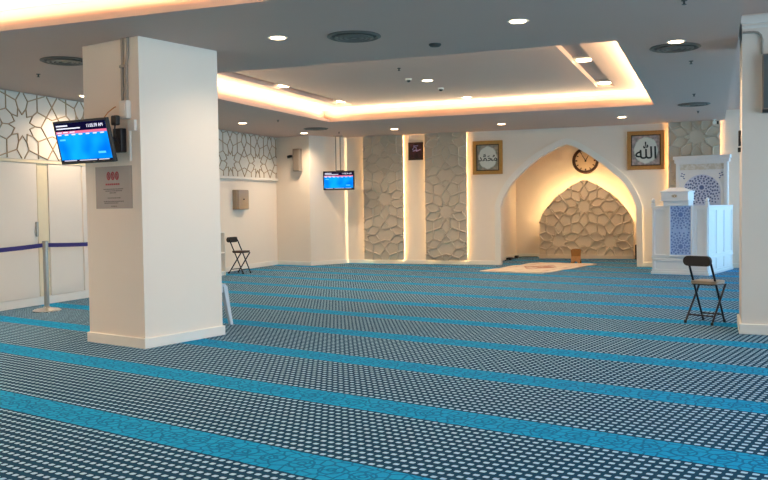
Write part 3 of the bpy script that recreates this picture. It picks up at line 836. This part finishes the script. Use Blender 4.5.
for sx in (-1, 1):
    for sy in (-1, 1):
        m = MB(); vs = []
        for z, c, w in ((.43, .115, .030), (.2, .140, .024), (0, .165, .019)):
            vs += [(sx*(c-w), sy*(c-w), z), (sx*(c+w), sy*(c-w), z), (sx*(c+w), sy*(c+w), z), (sx*(c-w), sy*(c+w), z)]
        m.add(vs, [(0,1,2,3), (8,11,10,9)] + [(4*k+i, 4*k+(i+1) % 4, 4*k+4+(i+1) % 4, 4*k+4+i) for k in (0, 1) for i in range(4)])
        m.build('leg', M_greyp, t, bevel=.004)

# ------------------------------------------------------------------ pictures, clock
def picture(label, x0, x1, z0, z1, matm, framem, word, wsize, octo, tilt=0.0):
    cx, cz = (x0+x1)/2, (z0+z1)/2; w, h = (x1-x0)/2, (z1-z0)/2
    t = thing('framed_calligraphy', label, 'picture', (cx, YQ, cz), group='framed calligraphy beside the arch')
    f = .075
    m = MB()
    for a, b2, c3, d3 in (((-w,-h),(w,-h),(w-f,-h+f),(-w+f,-h+f)), ((w,-h),(w,h),(w-f,h-f),(w-f,-h+f)), ((w,h),(-w,h),(-w+f,h-f),(w-f,h-f)), ((-w,h),(-w,-h),(-w+f,-h+f),(-w+f,h-f))):
        m.prism_xz([a, b2, c3, d3], -.05, 0)
    m.build('frame', framem, t, bevel=.006)
    g = f+.02; m = MB()
    for a, b2, c3, d3 in (((-w+f,-h+f),(w-f,-h+f),(w-g,-h+g),(-w+g,-h+g)), ((w-f,-h+f),(w-f,h-f),(w-g,h-g),(w-g,-h+g)), ((w-f,h-f),(-w+f,h-f),(-w+g,h-g),(w-g,h-g)), ((-w+f,h-f),(-w+f,-h+f),(-w+g,-h+g),(-w+g,h-g))):
        m.prism_xz([a, b2, c3, d3], -.035, 0)
    m.build('inner_lip', M_darkline, t)
    MB().box(-w+f, w-f, -.012, 0, -h+f, h-f).build('mat_board', matm, t)
    rx, rz_ = (w-f)*.80, (h-f)*.84
    pl = []
    for k in range(96):
        a = 2*PI*k/96; s = 1 + .045*abs(math.cos(4*a)) - .02
        pl.append((rx*s*math.cos(a), rz_*s*math.sin(a)))
    MB().prism_xz(pl, -.020, -.010).build('medallion', M_plate, t)
    pl2 = [(x*.93, z*.93) for x, z in pl]
    MB().prism_xz(pl2, -.023, -.019).build('medallion_face', M_paper, t)
    text_mesh('calligraphy', word, wsize, M_ink, t, (0, -.026, 0), (R(90), 0, 0), .002, fit=(wsize, wsize*.86), bold=.012)
    return t
picture('square gold frame with round black calligraphy medallion, left of the arch', -4.757, -4.11, 1.925, 2.635, M_matl, M_gold, '\uFDF4', .41, True)
picture('wide orange-wood frame with black calligraphy medallion, right of the arch', -1.575, -.86, 1.935, 2.70, M_matr, M_wood, '\uFDF2', .40, True)
t = thing('small_plaque', 'small dark plaque between the two tall beige panels', 'picture', (-6.045, YQ, 2.475))
MB().box(-.175, .175, -.03, 0, -.195, .195).build('frame', M_dkwood, t, bevel=.01)
MB().box(-.135, .135, -.034, -.03, -.155, .155).build('print', M_photo, t)
m = MB()
m.tube([(-.07, -.036, .03), (-.03, -.036, .09), (.02, -.036, .07), (.01, -.036, .03), (.06, -.036, .01), (.11, -.036, .03)], .010, 8)
m.tube([(-.06, -.036, .0), (.0, -.036, .02), (.04, -.036, -.01)], .010, 8); m.tube([(-.05, -.036, .11), (.06, -.036, .115)], .010, 8)
m.build('calligraphy', mat('plaque_violet', (150, 140, 190), .4), t, smooth=True)
# clock on the back wall of the niche
t = thing('wall_clock', 'round brown-rimmed clock inside the niche, partly cut off by the arch edge', 'clock', (-2.775, NB, 2.29))
MB().lathe([(.240, 0), (.305, 0), (.31, -.03), (.30, -.05), (.255, -.05), (.240, -.02), (.240, 0)], 56, axis='y', caps=False).build('rim', M_dkwood, t, smooth=True)
MB().lathe([(.262, -.018), (.262, 0)], 48, axis='y').build('dial', mat('clock_dial', (206, 184, 156), .5), t)
for k in range(12):
    a = R(30*k); r0_ = .20
    c_ = Vector((math.sin(a), math.cos(a))); n_ = Vector((c_.y, -c_.x)); hw = .012 if k % 3 else .018
    MB().prism_xz([tuple(c_*r+n_*s) for r, s in ((.19, -hw), (.235, -hw), (.235, hw), (.19, hw))], -.021, -.017).build('hour_mark', M_dkwood, t)
def hand(nm, deg, L, w):
    a = R(deg); d = Vector((math.sin(a), math.cos(a))); n_ = Vector((d.y, -d.x))
    MB().prism_xz([tuple(-d*.03-n_*w), tuple(d*L-n_*w*.4), tuple(d*L+n_*w*.4), tuple(-d*.03+n_*w)], -.026, -.022).build(nm, M_black, t)
hand('minute_hand', -31, .185, .010); hand('hour_hand', 30, .135, .013)
MB().lathe([(.022, -.03), (.022, -.018)], 18, axis='y').build('hub', M_black, t)

# ------------------------------------------------------------------ rug, book rest, niche floor things
rw, rl = .655, 1.29
m = MB(); nx, ny = 26, 48; vs, fs = [], []
def rz_h(x, y): return .016 + .004*math.sin(x*9+y*3) + .005*math.sin(y*7-x*2)
for s in (1, 0):
    for j in range(ny+1):
        for i in range(nx+1):
            x, y = -rw+2*rw*i/nx, -rl+2*rl*j/ny
            wob = .014*math.sin(y*6) if i in (0, nx) else 0
            vs.append((x+wob, y, rz_h(x, y) if s else .001))
N = (nx+1)*(ny+1)
for j in range(ny):
    for i in range(nx):
        a = j*(nx+1)+i; fs.append((a, a+1, a+nx+2, a+nx+1)); fs.append((N+a, N+a+nx+1, N+a+nx+2, N+a+1))
for i in range(nx):
    a = i; fs.append((a, N+a, N+a+1, a+1)); a = ny*(nx+1)+i; fs.append((a, a+1, N+a+1, N+a))
for j in range(ny):
    a = j*(nx+1); fs.append((a, a+nx+1, N+a+nx+1, N+a)); a += nx; fs.append((a, N+a, N+a+nx+1, a+nx+1))
t = thing('prayer_rug', 'cream prayer rug with reddish centre lying before the niche', 'rug', W(-7.25, 15.64), ROT)
m.add(vs, fs); m.build('pile', M_rug, t, smooth=True)
m = MB()
for sy in (-1, 1):
    for i in range(66):
        x = -rw+.01+i*.0196; m.box(x, x+.010, *(sorted((sy*rl, sy*(rl+.05)))), .003, .012)
m.build('fringe', mat('rug_fringe', (232, 222, 204), .9), t)

t = thing('book_rest', 'small brown wooden folding book stand on the floor before the star panel', 'book stand', (-2.70, 18.36, 0), R(-6))
def rest_board(sgn, nm):
    pts = [(-.10, -.165), (-.055, -.165), (-.03, -.12), (.03, -.12), (.055, -.165), (.10, -.165), (.10, .14), (.07, .17), (-.07, .17), (-.10, .14)]
    a = R(24*sgn); ca, sa = math.cos(a), math.sin(a)
    def fn(d):
        def g(u, v):
            y, z = d, v
            return (u, y*ca - z*sa, y*sa + z*ca + .153)
        return g
    MB().prism(pts, fn(-.009), fn(.009)).build(nm, M_wood, t, bevel=.003)
rest_board(1, 'front_board'); rest_board(-1, 'rear_board')
t = thing('niche_dark_box', 'dark box at the right foot of the star panel, mostly hidden by the arch', 'box', (-1.40, 19.9, 0))  # plain dark box on the niche floor
MB().box(-.2, .24, -.14, .14, 0, .34).build('casing', M_black, t, bevel=.01)
MB().box(-.16, .2, -.146, -.14, .03, .31).build('grille', M_ventd, t)  # thin grey plate on the front of the box
pts = [(-4.36, 18.9, .012), (-4.34, 19.5, .012), (-4.36, 20.1, .012), (-4.2, 20.3, .012), (-3.9, 20.32, .012)]
t = thing('power_strip', 'black cable with small adaptors along the left foot of the niche', 'cable', (-4.36, 19.3, 0))
MB().tube([Vector(p)-Vector((-4.36, 19.3, 0)) for p in pts], .011, 8).build('cord', M_black, t, smooth=True)
MB().box(-.05, .06, -.12, .10, 0, .055).build('adaptor', M_black, t, bevel=.01)
MB().box(-.02, .06, .62, .76, 0, .06).build('adaptor', M_black, t, bevel=.01)

# ------------------------------------------------------------------ the white pulpit (carpet grid)
t = thing('pulpit', 'white pulpit with blue star lattice and arched back board', 'pulpit', W(-4.362, 15.15), ROT)
xl, xr, yb = -.478, .475, 1.72
MB().box(xl-.025, xr+.025, -.025, yb, 0, .05).box(xl-.012, xr+.012, -.012, yb, .05, .09).box(xl, xr, 0, yb, .09, .285).box(xl-.018, xr+.018, -.018, yb, .285, .315).build('plinth', M_white, t, bevel=.005)
w_ = MB(); w_.box(xl, xr, .0, .05, .315, 1.19); w_.box(xl, xl+.05, .05, yb, .315, 1.19); w_.box(xr-.05, xr, .05, yb, .315, 1.19)
w_.build('body', M_white, t)
MB().box(xl-.02, xr+.02, -.02, .06, 1.185, 1.215).box(xl-.02, xl+.06, .06, yb, 1.185, 1.215).box(xr-.06, xr+.02, .06, yb, 1.185, 1.215).build('top_rail', M_white, t, bevel=.005)
m = MB()
for x0, x1 in ((xl, xl+.045), (-.235, -.165), (.215, .285), (xr-.045, xr)): m.box(x0, x1, -.03, 0, .315, 1.185)
m.box(xl, xr, -.0305, 0, .315, .355); m.box(xl, xr, -.0305, 0, 1.14, 1.185)
m.box(xl, xr, -.025, 0, .235, .285); m.box(xl, xl+.045, -.025, 0, .09, .285); m.box(xr-.045, xr, -.025, 0, .09, .285)
m.build('front_frame', M_white, t, bevel=.003)
m = MB()
for y0, y1 in ((0, .05), (.53, .60), (1.08, 1.15), (1.63, 1.70)): m.box(xr, xr+.014, y0, y1, .315, 1.185)
m.box(xr, xr+.0145, 0, yb-.01, .315, .36); m.box(xr, xr+.0145, 0, yb-.01, 1.13, 1.185)
for y0, y1 in ((0, .05), (.53, .60), (1.08, 1.15), (1.63, 1.70)): m.box(xr, xr+.012, y0, y1, .09, .285)
m.build('side_frame', M_white, t, bevel=.003)
# lattice column with the reading box on top
cx = .025; hw = .178
MB().box(cx-hw-.03, cx-hw, -.06, 0, .315, 1.22).box(cx+hw, cx+hw+.03, -.06, 0, .315, 1.22).box(cx-hw, cx+hw, -.06, 0, .315, .35).build('lattice_frame', M_white, t, bevel=.004)
MB().box(cx-hw, cx+hw, -.045, 0, .35, 1.215).build('lattice_panel', M_blue, t)
def dot_rosette(m, cx_, cz_, rings, y, keep, s0_):
    n0 = 24
    MB().prism_xz([(cx_+s0_*math.cos(2*PI*k/n0), cz_+s0_*math.sin(2*PI*k/n0)) for k in range(n0)], y-.004, y).build('rosette_centre', M_dots2 if s0_ < .043 else M_dots, t)
    for r, n, sz, ph in rings:
        for k in range(n):
            a = 2*PI*(k+ph)/n; x, z = cx_+r*math.cos(a), cz_+r*math.sin(a)
            if not keep(x, z): continue
            d = Vector((math.cos(a), math.sin(a))); e = Vector((-d.y, d.x)); P = Vector((x, z))
            m.prism_xz([tuple(P+d*sz*.92), tuple(P+e*sz*.92), tuple(P-d*sz*.92), tuple(P-e*sz*.92)], y-.004, y)
m = MB()
for cz_, in ((.50,), (1.06,)):
    dot_rosette(m, cx, cz_, [(.075, 10, .022, .5), (.112, 10, .026, 0), (.150, 20, .020, .25), (.195, 20, .020, 0), (.238, 20, .022, .25), (.285, 30, .018, 0)], -.045,
                lambda x, z, c0=cz_: abs(x-cx) < hw-.018 and .365 < z < 1.20 and abs(z-c0) <= .285 and (abs(z-.78) > .012) and ((z < .78) == (c0 < .78)), .042)
m.build('star_lattice', M_dots2, t)
bx0, bx1 = -.296, .172; bc = (bx0+bx1)/2
bx0 += .0; 
MB().box(bx0+.03, bx1-.0, -.08, .20, 1.215, 1.30).build('reading_box_base', M_white, t, bevel=.004)
MB().box(bx0, bx1, -.11, .24, 1.315, 1.455).box(bx0-.015, bx1+.015, -.125, .255, 1.298, 1.318).box(bx0-.018, bx1+.018, -.128, .258, 1.45, 1.475).build('reading_box', M_white, t, bevel=.004)
m = MB(); a, b2 = .065, .13
vs = [(bx0+.01, -.10, 1.475), (bx1-.01, -.10, 1.475), (bx1-.01, .23, 1.475), (bx0+.01, .23, 1.475), (bx0+b2, .0, 1.535), (bx1-b2, .0, 1.535), (bx1-b2, .14, 1.535), (bx0+b2, .14, 1.535)]
m.add(vs, [(0,3,2,1),(4,5,6,7),(0,1,5,4),(1,2,6,5),(2,3,7,6),(3,0,4,7)]).build('reading_box_lid', M_white, t)
m = MB()
for k in range(9): 
    a = 2*PI*k/9; m.tube([(bc+.012*math.cos(a), -.112, 1.386+.008*math.sin(a)), (bc+.05*math.cos(a), -.113, 1.386+.03*math.sin(a))], .006, 6)
m.build('emblem', mat('emblem_gold', (176, 160, 128), .4, metal=.4), t)
for x in (xl+.01, xr-.01):
    MB().box(x-.028, x+.028, -.03, .03, 1.19, 1.27).build('post', M_white, t, bevel=.004)
    MB().lathe([(.012, 1.27), (.024, 1.285), (.03, 1.31), (.022, 1.34), (.008, 1.352)], 18, c=(x, 0, 0)).build('finial', M_white, t, smooth=True)
# back board
bl, brx, y0 = -.545, .415, 1.655
bcx = -.065
MB().box(bl, brx, y0, y0+.06, .05, 2.03).build('back_board', M_white, t)
MB().box(bl-.05, brx+.05, y0-.06, y0+.06, 2.10, 2.165).box(bl-.03, brx+.03, y0-.035, y0+.06, 2.03, 2.10).build('cornice', M_white, t, bevel=.006)
MB().box(bl, bl+.07, y0-.03, y0, 1.2, 2.03).box(brx-.07, brx, y0-.03, y0, 1.2, 2.03).box(bl+.07, brx-.07, y0-.025, y0, 1.865, 1.895).box(bl+.07, brx-.07, y0-.025, y0, 2.005, 2.03).build('board_frame', M_white, t, bevel=.004)
MB().box(bl+.07, brx-.07, y0-.006, y0, 1.895, 2.005).build('frieze', M_frzgold, t)
m = MB(); ro, ri_ = .395, .355; zc = 1.46
prev = None; pts_o = [(bcx-ro, 1.2)] + [(bcx+ro*math.cos(PI-PI*k/28), zc+ro*.96*math.sin(PI*k/28)) for k in range(29)] + [(bcx+ro, 1.2)]
pts_i = [(bcx-ri_, 1.2)] + [(bcx+ri_*math.cos(PI-PI*k/28), zc+ri_*.96*math.sin(PI*k/28)) for k in range(29)] + [(bcx+ri_, 1.2)]
for i in range(len(pts_o)-1): m.prism_xz([pts_o[i], pts_o[i+1], pts_i[i+1], pts_i[i]], y0-.02, y0)
m.build('board_arch', M_white, t)
MB().prism_xz(pts_i, y0-.002, y0+.001).build('lattice_field', M_field, t)
m = MB()
inside = lambda x, z: (abs(x-bcx) < ri_-.02 and z < zc and z > 1.235) or ((x-bcx)**2+((z-zc)/.96)**2 < (ri_-.02)**2 and z >= zc)
dot_rosette(m, bcx, 1.555, [(.088, 10, .022, .5), (.128, 10, .028, 0), (.170, 20, .022, .25), (.212, 20, .026, 0), (.252, 20, .024, .25), (.295, 30, .022, 0), (.335, 30, .02, .5), (.38, 30, .02, 0)], y0-.002, inside, .045)
m.build('star_lattice', M_dots, t)
m = MB()
for sx in (-1, 1):
    for dx_, dz_ in ((0, 0), (.045, .02), (.02, -.045), (.06, -.03), (.0, -.085)):
        P = Vector((bcx+sx*(.33-.0)+sx*dx_*.9-sx*.0, 1.81+dz_*.9)); sz = .02
        if abs(P.x-bcx) > .405: continue
        m.prism_xz([(P.x+sz, P.y), (P.x, P.y+sz*.7), (P.x-sz, P.y), (P.x, P.y-sz*.7)], y0-.004, y0)
m.build('spandrel_lattice', M_dots, t)

# ------------------------------------------------------------------ sky, camera, view
w = bpy.data.worlds.new('sky'); sc.world = w; w.use_nodes = True
nt = w.node_tree; nt.nodes.clear()
bg = nt.nodes.new('ShaderNodeBackground'); bg.inputs['Color'].default_value = (.64, .84, 1.0, 1); bg.inputs['Strength'].default_value = 4.8
ow = nt.nodes.new('ShaderNodeOutputWorld'); nt.links.new(bg.outputs[0], ow.inputs[0])

cam = bpy.data.cameras.new('camera'); co = bpy.data.objects.new('camera', cam); col.objects.link(co)
f_px = 847.116
cam.sensor_fit = 'HORIZONTAL'; cam.sensor_width = 36.0; cam.lens = f_px/768*36.0; cam.clip_start = .05; cam.clip_end = 200
p, r, yw = R(-2.25745), R(-.77876), R(21.14721)
F = Vector((0, math.cos(p), math.sin(p))); r1 = Vector((1, 0, 0)); u1 = r1.cross(F)
Rx = r1*math.cos(r) + u1*math.sin(r); Ux = -r1*math.sin(r) + u1*math.cos(r)
M = Matrix.Rotation(yw, 3, 'Z'); F, Rx, Ux = M @ F, M @ Rx, M @ Ux
co.matrix_world = Matrix(((Rx.x, Ux.x, -F.x, 0), (Rx.y, Ux.y, -F.y, 0), (Rx.z, Ux.z, -F.z, 1.27), (0, 0, 0, 1)))
sc.camera = co
sc.view_settings.view_transform = 'Standard'; sc.view_settings.look = 'None'; sc.view_settings.gamma = 1.0
sc.view_settings.exposure = 0.36
try: sc.view_settings.use_curve_mapping = False
except Exception: pass
sc.cycles.max_bounces = 12; sc.cycles.diffuse_bounces = 6; sc.cycles.transparent_max_bounces = 12
sc.cycles.use_denoising = True
sc.cycles.sample_clamp_indirect = 6.0
